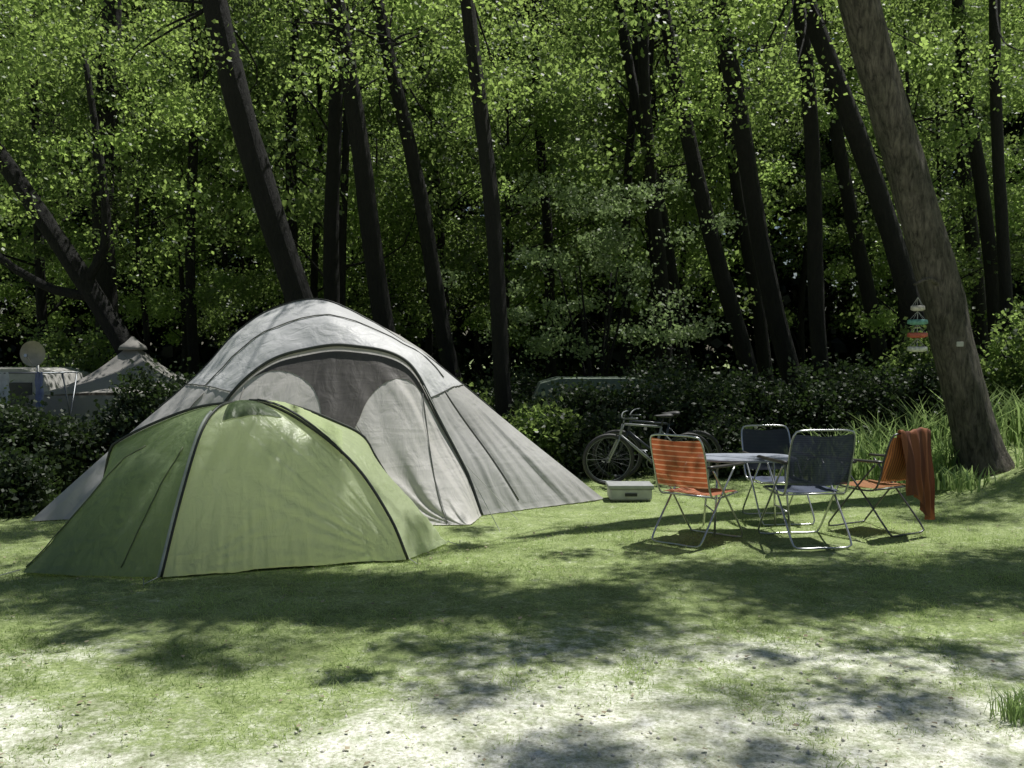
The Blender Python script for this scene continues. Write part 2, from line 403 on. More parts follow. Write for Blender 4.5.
# hedge shrubs
def shrub(x,y,w,dp,h,mat,label,per=60,group='dark shrubs of the hedge',sz0=.06,nc=110,name='hedge_shrub'):
    z0=float(gz(x,y))
    o=empty(name,(x,y,z0),label,'shrub',group)
    q=rs.rand(nc)*6.283;u=rs.rand(nc)**.4;zz=rs.rand(nc)**.8
    pr=np.sqrt(np.clip(1-(zz*1.0-.35)**2*1.6,.1,1))
    CC=np.stack([w*.5*u*np.cos(q)*pr,dp*.5*u*np.sin(q)*pr,zz*h*(.75+.4*rs.rand(nc))],1)
    C,sz,rn=clumps(CC,rs.uniform(.12,.28,nc),per,sz0,.9);C[:,2]=np.abs(C[:,2])
    add('foliage',leafmesh(C,sz,rn,'foliage'),mat,o)
    mb=MB()
    for k in range(9):
        a=k*.7;mb.tube(cr([(0.05*math.cos(a),.05*math.sin(a),0),(w*.15*math.cos(a),dp*.15*math.sin(a),h*.45),(w*.33*math.cos(a),dp*.33*math.sin(a),h*.85)],7),np.linspace(.018,.005,7),5)
    add('stem',mb.mesh('stem'),M_bark,o,True)
for x,y,w,h,mt in [(.2,13.2,1.3,.85,0),(1.05,12.9,1.3,.95,0),(1.9,12.9,1.3,1.0,0),(2.75,12.7,1.4,1.05,0),(3.6,12.7,1.4,1.1,0),(4.5,12.8,1.3,1.0,0),(-.6,13.6,1.2,.8,1),
   (-5.35,10.2,1.0,.85,0),(-4.0,11.0,1.0,1.15,0),(-6.3,10.8,1.4,.9,0),(-3.5,11.5,1.0,1.05,0),(-7.4,11.2,1.4,.9,0),(-4.75,9.2,.8,.42,0),(-5.3,9.3,.8,.6,0),(-4.75,10.6,1.2,.66,0),(-5.9,11.6,1.2,.75,0),
   (5.6,13.4,1.4,1.3,1),(6.8,13.0,1.4,1.5,1),(7.8,12,1.4,1.5,1),(2.3,15.2,1.6,1.2,0),(-.1,15.6,1.5,1.0,0),(-6.9,15.6,1.8,1.6,1),(-8.6,13.5,1.8,1.6,1),(-3.6,14.8,1.5,1.5,1),(.35,12.2,.8,.65,1),(1.15,11.9,.8,.55,0),(2.6,11.9,.9,.6,0),(5.4,12.6,1.1,.9,0)]:
    shrub(x,y,w,w*.8,h,M_leafB if mt else M_leafD,'leafy green shrub beside the wood' if mt else 'dark glossy clipped shrub in the hedge',sz0=.065 if mt else .055,per=75)
def longgrass(x,y,n,h,spread,name='tall_grass_clump',label='clump of long arching green leaves beside the tree',group='tall grass clumps by the tree',w=.012):
    z0=float(gz(x,y));o_=[x,y,z0]
    P=np.stack([rs.randn(n)*spread,rs.randn(n)*spread,np.zeros(n)],1)
    hh=h*(.5+.6*rs.rand(n))
    V,F,R=blades(P,hh,w*(.6+.6*rs.rand(n)),.2+.6*rs.rand(n),rs.rand(n),2)
    add(name,mesh_np(name,V,F,R),M_iris,loc=o_,label=label,cat='plant',group=group)
for x,y,h in [(4.15,11.1,.55),(4.55,11.3,.65),(3.9,11.5,.55),(5.45,10.1,.32),(5.75,10.5,.45),(5.3,11.3,.7),(6.1,10.9,.6),(5.95,9.9,.3),(3.55,11.2,.42),(4.3,10.5,.4),(4.7,10.7,.42),(6.5,10.1,.4),(5.0,12,.75),(3.3,11.8,.45),(6.6,11.5,.75),(4.5,10.0,.25),(3.9,12.0,.6),(4.4,11.9,.7),(5.6,12.1,.75),(6.1,11.9,.8)]:
    longgrass(x,y,120,h,.13,w=.012)
for x,y,h in [(2.04,3.98,.15),(2.12,4.04,.13)]:
    longgrass(x,y,130,h,.045,label='small tuft of long grass on the gravelly ground',group='small grass tufts',name='grass_tuft',w=.003)
n=1500
px=rs.uniform(-4,5,n);py=rs.uniform(3.2,8.5,n)
C=np.stack([px,py,gz(px,py)+.014],1)
me=leafmesh(C,.012+.022*rs.rand(n)**2,rs.rand(n),'leaf_litter',upb=6)
add('leaf_litter',me,M_litter,kind='stuff')
n=2600;px=rs.uniform(-3.5,4,n);py=3.1+rs.rand(n)**1.6*3.5;kp=bare(px,py)>.3;px=px[kp];py=py[kp]
oc=np.array([(1,0,0),(-1,0,0),(0,1,0),(0,-1,0),(0,0,1),(0,0,-1)],float)
of=np.array([(0,2,4),(2,1,4),(1,3,4),(3,0,4),(2,0,5),(1,2,5),(3,1,5),(0,3,5)])
n=len(px);s=(.003+.010*rs.rand(n)**3)[:,None,None]
V=np.stack([px,py,gz(px,py)+.002],1)[:,None,:]+oc[None]*s*rs.uniform(.6,1.3,(n,6,1))
F=(np.arange(n)[:,None,None]*6+of[None]).reshape(-1,3)
add('gravel',mesh_np('gravel',V,F),simple('pebble',(.55,.53,.46),.8,0,.3),smooth=True,kind='stuff')
# ------------------------------------------------------------------ green tent
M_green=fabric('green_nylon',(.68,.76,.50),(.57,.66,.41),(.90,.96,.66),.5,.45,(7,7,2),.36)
M_greenShade=fabric('green_nylon_shaded',(.27,.34,.19),(.20,.27,.14),(.31,.40,.18),.4,.5,(7,7,2),.4)  # darker copy of the green nylon: left panel's shade put into the colour
M_window=fabric('green_mesh_vent',(.10,.14,.065),(.08,.12,.055),(.14,.20,.08),.4,.4,(5,5,2))
M_grey=fabric('grey_polyester',(.60,.59,.575),(.49,.48,.465),(.50,.48,.46),.3,.35,(4,4,1.2),.55)
M_greyF=fabric('warm_grey_polyester',(.72,.695,.66),(.60,.575,.545),(.60,.56,.52),.25,.28,(5,5,.8),.55)
M_greyL=fabric('light_grey_polyester',(.74,.74,.74),(.61,.61,.62),(.45,.45,.45),.2,.35,(3,5,4),.5)
M_polek=simple('dark_pole_sleeve',(.03,.035,.03),.5)
M_rope=simple('pale_cord',(.5,.5,.46),.8)
T0=np.array([-2.0,7.3,0.])
o=empty('green_tent',tuple(T0),'green dome tent with crossed dark poles pitched on the grass','tent')
apex=(-2.05,7.35,1.105)
Af=cr([apex,(-2.10,7.10,1.075),(-2.15,6.88,.92),(-2.22,6.66,.50),(-2.30,6.49,0)],30)
Bf=cr([apex,(-1.80,7.31,1.09),(-1.50,7.22,.955),(-1.13,7.12,.67),(-.87,7.06,.3),(-.74,7.04,0)],30)
Bb=cr([apex,(-2.35,7.40,1.06),(-2.68,7.43,.94),(-2.96,7.46,.80),(-3.03,7.48,.71),(-3.12,7.54,.38),(-3.24,7.62,0)],30)
Ab=cr([apex,(-1.72,7.65,1.07),(-1.38,7.88,.915),(-1.19,7.95,.80),(-1.09,7.98,.62),(-.88,8.06,.25),(-.72,8.1,0)],30)
def panel(c1,c2,ns,stake=None,bulge=0,wr=.006,pw=1.8,seed=0,T=T0,pk=.5,t0=0.):
    nt_=len(c1);s=np.linspace(0,1,ns)[None,:,None]
    G=c1[:,None,:]*(1-s)+c2[:,None,:]*s
    t=np.linspace(0,1,nt_)[:,None]
    S=np.linspace(0,1,ns)[None,:]
    if stake is not None:
        mid=c1[-1]*(1-pk)+c2[-1]*pk;d=np.array(stake)-mid
        hat=np.where(S<pk,S/pk,(1-S)/(1-pk))
        w=(np.clip((t-t0)/(1-t0),0,1)**pw)*hat
        G=G+w[:,:,None]*d
    du=np.gradient(G,axis=1);dv=np.gradient(G,axis=0);Nn=np.cross(du,dv);Nn/=np.linalg.norm(Nn,axis=2)[:,:,None]+1e-9
    env=np.sin(S*math.pi)*np.sin(np.clip(t,0,1)*math.pi)**.7
    sgn=1
    c0=G.mean((0,1));nm=Nn.mean((0,1))
    if np.dot(nm,c0-np.array([T[0],T[1],.3]))<0: sgn=-1
    f=bulge*env
    wav=(vn(S*5+t*2+seed,t*3-S*2+seed)-.5)*2
    r1=np.hypot(S,1-t);a1=np.arctan2(S,1-t+1e-6);r2=np.hypot(1-S,1-t);a2=np.arctan2(1-S,1-t+1e-6)
    fan=(vn(a1*24+seed,r1*1.2)-.5)*2*np.exp(-r1*2.2)*np.clip(r1*6,0,1)+(vn(a2*24+seed*3,r2*1.2)-.5)*2*np.exp(-r2*2.2)*np.clip(r2*6,0,1)
    hem=(vn(S*48+seed,t*2.0)-.5)*2*np.clip(t*2.2-1.2,0,1)
    edge=np.sin(S*math.pi)**.5+0*t
    f=f+edge*(wr*.8*wav+wr*1.9*fan+wr*1.0*hem)*np.clip(t*4,0,1)
    G=G+sgn*Nn*f[:,:,None]
    G[-1,:,2]=gz(G[-1,:,0],G[-1,:,1])+.01+.012*np.abs(wav[-1])
    return G,sgn*Nn
def gobj(name,G,mat,o,T,sm=True,label=None):
    mb=MB();mb.grid(G-T);return add(name,mb.mesh(name),mat,o,sm,label=label)
GF,NF=panel(cr(Af,90),cr(Bf,90),150,None,.08,.012,seed=1)
gobj('front_panel',GF,M_green,o,T0)
GL,NL=panel(cr(Af,80),cr(Bb,80),100,(-3.30,6.62,0),-.02,.011,1.0,seed=5,pk=.72,t0=.5)
gobj('side_panel',GL,M_greenShade,o,T0)
gobj('side_panel',panel(cr(Bf,60),cr(Ab,60),44,(-.50,7.62,0),.0,.010,1.0,seed=8,t0=.45)[0],M_green,o,T0)
gobj('back_panel',panel(cr(Bb,60),cr(Ab,60),50,(-2.2,8.35,0),.03,.008,1.5,seed=12)[0],M_green,o,T0)
gobj('vent_window',GF[12:27,24:120]+NF[12:27,24:120]*.006,M_window,o,T0)
for c in (np.vstack([Af[::-1],Ab[1:]]),np.vstack([Bf[::-1],Bb[1:]])):
    mb=MB();cc=c-T0;cc=cc+np.array([0,-.012,.012]);mb.tube(cc,.011,8);add('pole',mb.mesh('pole'),M_polek,o,True)
mb=MB();mb.tube(Af[6:]-T0+np.array([-.012,-.028,.014]),.010,8);add('sleeve',mb.mesh('sleeve'),simple('sleeve_light_grey',(.42,.45,.40),.6),o,True)
for pts in (GL[38:80:3,71],GL[34:79:3,22]):
    mb=MB();mb.tube(np.array(pts)-T0+np.array([-.003,-.006,.002]),.005,5);add('seam',mb.mesh('seam'),simple('dark_green_seam',(.10,.13,.06),.6),o,True)
vb=[]
for s in np.linspace(0,1,24):
    p=Bf[int(round(1+s*14))];q=Ab[int(round(1+s*12))]
    lift=.03*math.sin(s*math.pi)**.6
    row=[]
    for w_ in np.linspace(0,1,6):
        row.append(p*(1-w_*.75)+q*w_*.75+np.array([0,-.05*(1-w_),.015+lift*(1-.3*w_)]))
    vb.append(row)
vb=np.array(vb);gobj('vent_hood',vb,M_green,o,T0)
mb=MB();mb.tube(vb[:,0]-T0,.009,6);add('hood_edge',mb.mesh('hood_edge'),M_polek,o,True)
for p,q in (((-2.3,6.49,.02),(-2.36,6.33,0)),((-3.29,6.62,.03),(-3.42,6.55,0)),((-.74,7.04,.02),(-.66,6.93,0)),((-.5,7.62,.03),(-.4,7.6,0))):
    mb=MB();mb.tube(np.array([p,q])-T0,.003,5);add('peg_loop',mb.mesh('peg_loop'),M_rope,o)
    mb=MB();q=np.array(q)-T0;mb.tube(np.array([q+(.0,0,.04),q+(0.0,0,-.05)]),.004,5);add('peg',mb.mesh('peg'),M_metal,o)
mb=MB();mb.grid(np.array([[(-2.3,6.52,.012),(-.76,7.06,.012)],[(-3.2,7.6,.012),(-.72,8.05,.012)]])-T0);add('groundsheet',mb.mesh('groundsheet'),simple('black_groundsheet',(.03,.035,.03),.6),o)
# ------------------------------------------------------------------ big grey tent
T1=np.array([-1.8,9.6,0.]);o=empty('grey_tent',tuple(T1),'large grey family tent with domed top and sloping sides','tent')
FA=cr([(-3.02,8.95,0),(-2.88,9.05,.5),(-2.62,9.17,1.04),(-2.28,9.25,1.37),(-1.9,9.28,1.50),(-1.5,9.28,1.53),(-.97,9.24,1.38),(-.64,9.14,.80),(-.42,9.03,.4),(-.27,8.95,0)],90)
MA=cr([(-4.22,8.66,0),(-3.71,9.25,.6),(-3.10,9.75,1.24),(-2.76,9.9,1.65),(-2.4,9.95,1.90),(-1.91,9.95,2.0),(-1.4,9.95,1.78),(-1.01,9.93,1.53),(-.77,9.9,1.38),(.08,9.92,.68),(.93,9.95,0)],90)
BA=FA*np.array([1,0,1])+np.array([-.1,10.9,0])
def loft(a,b,nv,wr,seed,bul=0):
    s=np.linspace(0,1,nv)[None,:,None];G=a[:,None]*(1-s)+b[:,None]*s
    S=np.linspace(0,1,nv)[None,:];t=np.linspace(0,1,len(a))[:,None]
    du=np.gradient(G,axis=1);dv=np.gradient(G,axis=0);N_=np.cross(du,dv);N_/=np.linalg.norm(N_,axis=2)[:,:,None]+1e-9
    sg=np.sign((N_*(G-np.array([-1.8,9.9,.2]))).sum(2))[:,:,None]
    wav=(vn(S*3+t*12+seed,t*6-S*3+seed)-.5)*2
    w3=(vn(S*24+seed,t*5+S*2)-.5)*2*np.clip(np.abs(t-.5)*4-.6,0,1)
    w4=(vn(t*60+seed,S*2+seed)-.5)*2*np.clip(1.6-np.abs(t-.5)*5,0,1)
    f=(bul*np.sin(S*math.pi)*np.sin(t*math.pi)+wr*np.sin(S*math.pi)**.5*(1.2*wav+1.7*w3+.7*w4))
    G=G+N_*sg*f[:,:,None];G[:,:,2]=np.maximum(G[:,:,2],gz(G[:,:,0],G[:,:,1])+.01)
    return G
FA=cr(FA,140);MA=cr(MA,140)
BA=cr(BA,140)
G=loft(FA,MA,60,.014,2,.07)
n1,n2=37,103
GR=G
gobj('wing_panel',G[:n1+1],M_grey,o,T1);gobj('roof_panel',G[n1:n2+1],M_greyL,o,T1);gobj('wing_panel',G[n2:],M_grey,o,T1)
gobj('back_panel',loft(BA,MA,24,.01,7,.08),M_grey,o,T1)
bl=np.array([-2.95,8.20,0.]);br_=np.array([-.36,8.48,0.])
ux=((FA[:,0]-FA[0,0])/(FA[-1,0]-FA[0,0]))[:,None];base=bl*(1-ux)+br_*ux
rec=.012*np.sin(np.clip(ux,0,1)*math.pi)**.7
TOP=FA+np.concatenate([0*rec,rec,-.2*rec],1)
s=np.linspace(0,1,80)[None,:,None];G=TOP[:,None]*(1-s)+base[:,None]*s
S=np.linspace(0,1,80)[None,:];uu=ux+0*S
r_=(vn(uu*9+3,S*1.2+uu*5)-.5)*2;r2=(vn(uu*30+3+S*3,S*1.4-uu*4)-.5)*2
fan=(vn(np.arctan2(uu-.5,S+.15)*13+3,S*1.0)-.5)*2
fan2=(vn(np.arctan2(uu-1.0,1.02-S)*16+3,S*1.0)-.5)*2*np.exp(-np.hypot(uu-1,1-S)*1.5)
G[:,:,1]-=(.024*r_+.010*r2+.038*fan+.034*fan2)*np.clip(S*5,0,1)*np.sin(S*math.pi)**.6+ .03*np.sin(S*math.pi)
G[:,:,2]=np.maximum(G[:,:,2],gz(G[:,:,0],G[:,:,1])+.01)
gobj('front_panel',G,M_greyF,o,T1)
def Gat(u,S_):
    i=np.interp(u,ux[:,0],np.arange(140));j=S_*79
    i0=int(min(i,138));j0=int(min(j,78));a_=i-i0;b_=j-j0
    return (G[i0,j0]*(1-a_)+G[i0+1,j0]*a_)*(1-b_)+(G[i0,j0+1]*(1-a_)+G[i0+1,j0+1]*a_)*b_
shadG=np.zeros((60,50,3))  # leaf shadow on the tent front, built as a dark funnel-shaped sheet
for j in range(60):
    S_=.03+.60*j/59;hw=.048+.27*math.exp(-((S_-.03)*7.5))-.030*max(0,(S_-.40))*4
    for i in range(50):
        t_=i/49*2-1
        shadG[j,i]=Gat(.545+t_*hw,S_)+np.array([0,-.007,0])
gobj('shadow_panel',shadG,fabric('leaf_shadow_fabric',(.17,.157,.145),(.12,.112,.105),(.14,.125,.11),.35,.3,(5,5,.8),.6),o,T1)
for c,r in ((FA+np.array([0,-.02,.01]),.015),(MA[30:112]+np.array([0,0,.008]),.006),(BA,.012)):
    mb=MB();mb.tube(c-T1,r,8);add('pole',mb.mesh('pole'),M_polek,o,True)
M_seam=simple('grey_zip',(.14,.14,.13),.6)
for uv in ([(.49,.45),(.42,.6),(.36,.8),(.31,1)],[(.60,.45),(.67,.6),(.75,.8),(.80,1)],[(.8,.05),(.86,.5),(.93,1)],[(.2,.05),(.16,.5),(.12,1)]):
    uv=np.array(uv);vv=np.linspace(uv[0,1],.995,24);u_=np.interp(vv,uv[:,1],uv[:,0]);pts=np.array([Gat(a_,b_)+np.array([0,-.010,0]) for a_,b_ in zip(u_,vv)])
    mb=MB();mb.tube(cr(pts[::2],24)-T1,.004,6);add('zip',mb.mesh('zip'),M_seam,o,True)
for pts in (GR[n1,::3],GR[n2,::3],GR[n1:n2:3,30],GR[n2:138:3,20],GR[2:n1:3,24]):
    mb=MB();mb.tube(np.array(pts)-T1+np.array([0,-.006,.008]),.006,5);add('seam',mb.mesh('seam'),M_seam,o,True)
for p,q in ((FA[97],(-.1,8.2,0)),(FA[122],(.05,8.75,0)),(MA[-1],(1.1,9.93,0))):
    mb=MB();mb.tube(np.array([p,q])-T1,.003,5);add('guy_line',mb.mesh('guy_line'),M_rope,o)
# ------------------------------------------------------------------ chairs
def chair(x,y,rz,seatm,backm,label,sc=1.0,arm=None,frame=None):
    o=empty('camping_chair',(x,y,float(gz(x,y))+.004),label,'chair','folding camping chairs around the table',rz);o.scale=(sc,)*3
    w=.26;r=.0085
    frame=frame or M_metal
    for y0,y1 in ((.30,-.20),(-.34,.20)):
        mb=MB();sgn=1 if y0>0 else -1
        ww=w if y0>0 else w-.028
        pts=[(-ww,y1,.62),(-ww,(y0+y1)/2,.34),(-ww,y0*.97,.05),(-ww+.05,y0,.012),(0,y0,.012),(ww-.05,y0,.012),(ww,y0*.97,.05),(ww,(y0+y1)/2,.34),(ww,y1,.62)]
        mb.tube(cr(pts,48),r,8);add('leg',mb.mesh('leg'),frame,o,True)
    mb=MB();pts=[(-w+.02,.24,.40),(-w+.02,-.1,.385),(-w+.015,-.22,.44),(-w+.01,-.30,.7),(-w+.02,-.355,.86),(-w+.07,-.37,.9),(0,-.372,.905),(w-.07,-.37,.9),(w-.02,-.355,.86),(w-.01,-.30,.7),(w-.015,-.22,.44),(w-.02,-.1,.385),(w-.02,.24,.40)]
    mb.tube(cr(pts,70),r,8);mb.tube([(-w+.02,.24,.40),(w-.02,.24,.40)],r,8);mb.tube([(-w+.02,-.19,.40),(w-.02,-.19,.40)],r,8)
    add('frame',mb.mesh('frame'),frame,o,True)
    u=np.linspace(-1,1,25);v=np.linspace(0,1,25);U,Vv=np.meshgrid(u,v,indexing='ij')
    wob=.006*(vn(U*4+x*7,Vv*5)-.5)
    S=np.stack([U*(w-.022),-.17+.41*Vv,.412-.035*(1-U**2)*np.sin(Vv*math.pi)+wob],-1)
    mb=MB();mb.grid(S);add('seat',mb.mesh('seat'),seatm,o,True)
    S=np.stack([U*(w-.014),-.235-.125*Vv-.04*(1-U**2)*np.sin(Vv*math.pi*.9+.2)+wob*2,.48+.375*Vv+.02*np.abs(U)*Vv-.012*(1-U**2)*(1-Vv)],-1)
    mb=MB();mb.grid(S);add('backrest',mb.mesh('backrest'),backm,o,True)
    for sx in (-1,1):
        mb=MB()
        A=cr([(sx*(w+.008),-.29,.66),(sx*(w+.012),0,.648),(sx*(w+.008),.27,.64)],10)
        mb.tube(A,.023,10);V=mb.v[0];V[:,2]=.647+(V[:,2]-.647)*.55
        add('armrest',mb.mesh('armrest'),arm or M_arm,o,True)
    return o
M_or=stripes('orange_striped_webbing',(.46,.12,.045),(.70,.38,.22),7.5,'Z',.88,.45,.06)
M_orS=stripes('orange_striped_seat',(.46,.12,.045),(.70,.40,.24),7.5,'Y',.88,.3)
M_blue=stripes('navy_webbing',(.028,.034,.058),(.05,.06,.09),22,'Z',.5,.3,.06)
M_blueS=stripes('navy_webbing_seat',(.03,.045,.10),(.10,.12,.18),14,'Y',.6,.15)
M_br=stripes('brown_orange_webbing',(.42,.16,.05),(.20,.07,.03),12,'X',.5,.25)
M_brS=stripes('brown_orange_seat',(.50,.22,.08),(.20,.07,.03),12,'Y',.5,.25)
M_steelD=simple('dark_steel_tube',(.12,.12,.13),.35,.7)
chair(1.47,7.84,-.72,M_orS,M_or,'folding chair with orange striped fabric turned to the table',.94)
chair(2.30,7.80,.12,M_blueS,M_blue,'navy folding chair with tubular metal frame at the table')
chair(2.34,8.75,math.pi+.1,M_blueS,M_blue,'navy folding chair standing behind the table',.90)
RC=(3.02,8.25,.55)
ch=chair(RC[0],RC[1],RC[2],M_brS,M_br,'brown folding chair with a rust towel hanging over its back',.92,frame=M_steelD)
o=empty('towel',(RC[0],RC[1],float(gz(RC[0],RC[1]))+.004),'rust-brown towel draped over the brown chair','towel',None,RC[2]);o.scale=(.93,)*3
path=cr([(0,-.245,.50),(0,-.315,.74),(0,-.350,.90),(0,-.375,.925),(0,-.395,.90),(0,-.41,.66),(0,-.415,.26)],60)
u=np.linspace(-1,1,80)
G=np.zeros((80,60,3))
for i,uu_ in enumerate(u):
    for j in range(60):
        s_=j/59;dn=max(0,(s_-.42)/.58)
        G[i,j]=path[j]+np.array([uu_*.20*(1-.30*dn)+.012*math.sin(j*.25+uu_*3)+.03+.02*dn,-.03*dn-.030*dn**.6*math.sin(uu_*11+1+s_*2)-.014*math.sin(uu_*23+s_*3)*dn,-.12*dn*math.sin(uu_*2.2)+.012*math.sin(uu_*4)-.008*abs(math.sin(uu_*8))])
mb=MB();mb.grid(G);M_tow=stripes('rust_towel_cloth',(.30,.11,.048),(.17,.06,.032),2.2,'X',.55,.2)
add('cloth',mb.mesh('cloth'),M_tow,o,True)
# table
o=empty('camping_table',(1.94,8.22,.004),'pale oval camping table on thin metal legs','table');o.scale=(.9,.82,.90)
k=40;a=np.arange(k)/k*2*math.pi
def sup(a,rx,ry,p=.6): 
    c,s_=math.cos(a),math.sin(a);return (rx*math.copysign(abs(c)**p,c),ry*math.copysign(abs(s_)**p,s_))
mb=MB();V=[]
for z,ins in ((.655,.012),(.66,0),(.675,0),(.682,.008)):
    V+=[(*sup(x,.44-ins,.33-ins),z) for x in a]
F=[[i*k+j,i*k+(j+1)%k,(i+1)*k+(j+1)%k,(i+1)*k+j] for i in range(3) for j in range(k)]+[list(range(k))[::-1],[3*k+j for j in range(k)]]
mb.put(V,F);add('tabletop',mb.mesh('tabletop'),simple('pale_blue_laminate',(.36,.39,.46),.4,0,.05,6,0),o)
for sx in (-1,1):
    for sy in (-1,1):
        mb=MB();mb.tube([(sx*.30,sy*.2,.655),(sx*.34,sy*.28,0.0)],.010,8);add('leg',mb.mesh('leg'),M_metal,o,True)
    mb=MB();mb.tube([(sx*.33,-.255,.2),(sx*.33,.255,.2)],.008,8);add('brace',mb.mesh('brace'),M_metal,o,True)
# ------------------------------------------------------------------ box
o=empty('storage_box',(1.18,9.97,.0),'low off-white plastic storage box on the grass by the tent','box')
mb=MB();mb.box((0,0,.065),(.42,.3,.12));add('body',mb.mesh('body'),M_white,o)
mb=MB();mb.box((0,0,.143),(.45,.33,.035));add('lid',mb.mesh('lid'),simple('lid_grey',(.36,.37,.37),.5),o)
mb=MB();mb.box((0,-.156,.065),(.12,.012,.03));add('handle',mb.mesh('handle'),M_black,o)
# ------------------------------------------------------------------ bicycles
def ring(c,R,r,k=36,kk=8):
    mb=MB();P=[(c[0]+R*math.cos(t),c[1],c[2]+R*math.sin(t)) for t in np.linspace(0,2*math.pi,k+1)]
    mb.tube(P,r,kk,cap=False);return mb
def bike(x,y,rz,lean,col,label):
    o=empty('bicycle',(x,y,float(gz(x,y))+.005),label,'bicycle','parked bicycles',rz);o.rotation_euler=(lean,0,rz);o.scale=(.86,)*3
    for wx in (-.52,.52):
        we=add('wheel',ring((wx,0,.34),.315,.024).mesh('wheel'),M_black,o,True)
        add('rim',ring((wx,0,.34),.288,.008).mesh('rim'),M_metalD,we,True)
        mb=MB()
        for q in range(20):
            t=q*math.pi/10;mb.tube([(wx,.02*(-1)**q,.34),(wx+.285*math.cos(t),0,.34+.285*math.sin(t))],.0014,4)
        mb.tube([(wx,-.04,.34),(wx,.04,.34)],.02,8);add('spokes',mb.mesh('spokes'),M_metalD,we)
    mb=MB();bb=(.06,0,.30);st=(.16,0,.76);hd=(-.34,0,.80);hb=(-.38,0,.66);rw=(.52,0,.34);fw=(-.52,0,.34)
    for p,q,r in ((bb,st,.016),(hd,hb,.019),(st,hd,.015),(bb,hb,.018)): mb.tube([p,q],r,8)
    for s_ in (-.045,.045):
        mb.tube([bb,(rw[0],s_,rw[2])],.009,6);mb.tube([(.15,0,.72),(rw[0],s_,rw[2])],.008,6);mb.tube([hb,(-.40,s_,.6),(fw[0],s_,fw[2])],.012,6)
    add('frame',mb.mesh('frame'),simple('bike_paint',col,.3),o,True)
    mb=MB();mb.tube([st,(.18,0,.88)],.012,8);mb.tube(cr([(.06,0,.905),(.15,0,.90),(.24,0,.905),(.30,0,.91)],10),[.018,.024,.03,.04,.05,.06,.068,.072,.07,.05],10);V=mb.v[1];V[:,2]=.905+(V[:,2]-.905)*.4
    add('saddle',mb.mesh('saddle'),M_black,o,True)
    mb=MB();mb.tube([hd,(-.33,0,.88)],.013,8);mb.tube(cr([(-.22,-.27,.92),(-.30,-.2,.91),(-.35,-.06,.88),(-.35,.06,.88),(-.30,.2,.91),(-.22,.27,.92)],24),.011,8)
    add('handlebar',mb.mesh('handlebar'),M_metalD,o,True)
    mb=MB();mb.tube([(.06,-.04,.30),(.06,.04,.30)],.02,8);mb.tube([(.06,-.05,.30),(.16,-.05,.17)],.009,6);mb.tube([(.06,.05,.30),(-.04,.05,.43)],.009,6);mb.box((.16,-.09,.17),(.09,.07,.02));mb.box((-.04,.09,.43),(.09,.07,.02))
    mb2=ring((.06,-.035,.30),.085,.006,24,6);mb.put(mb2.v[0],mb2.f)
    add('crank',mb.mesh('crank'),M_metalD,o,True)
bike(1.50,11.0,.12,.12,(.26,.27,.27),'grey bicycle leaning near the hedge behind the chairs')
bike(1.66,11.4,-.1,.1,(.05,.055,.07),'dark bicycle parked next to the grey one')
# ------------------------------------------------------------------ ornament
o=empty('hanging_ornament',(4.08,10.03,1.45),'colourful tiered hanging ornament on a thin branch by the trunk','ornament')
mb=MB();mb.tube([(0,0,.0),(0,0,.5)],.003,5);add('cord',mb.mesh('cord'),M_rope,o)
for z,c,r in ((.44,(.55,.5,.45),.07),(.30,(.15,.35,.3),.10),(.17,(.5,.12,.08),.10),(.03,(.6,.6,.55),.10)):
    mb=MB();
    V=[];kk=16
    for zz_,rr_ in ((0,r*.55),(.015,r),(.05,r*.95),(.055,r*.85),(.012,r*.5)):
        V+=[(rr_*math.cos(t*2*math.pi/kk),rr_*math.sin(t*2*math.pi/kk),z+zz_) for t in range(kk)]
    F=[[i*kk+j,i*kk+(j+1)%kk,(i+1)*kk+(j+1)%kk,(i+1)*kk+j] for i in range(4) for j in range(kk)]+[[4*kk+j for j in range(kk)]]
    mb.put(V,F);add('tier',mb.mesh('tier'),simple('tier_colour',c,.5,0,.4,30),o,True)
    mb=MB()
    for q in range(5): 
        t=q*1.256;mb.tube([(r*.9*math.cos(t),r*.9*math.sin(t),z+.04),(0,0,z+.14)],.002,4)
    add('string',mb.mesh('string'),M_rope,o)
mb=MB();mb.box((0,0,0),(.07,.012,.05));add('number_tag',mb.mesh('number_tag'),simple('weathered_white',(.45,.45,.42),.6),loc=(4.62,10.275,1.56),label='small white tag nailed to the tree trunk',cat='sign')
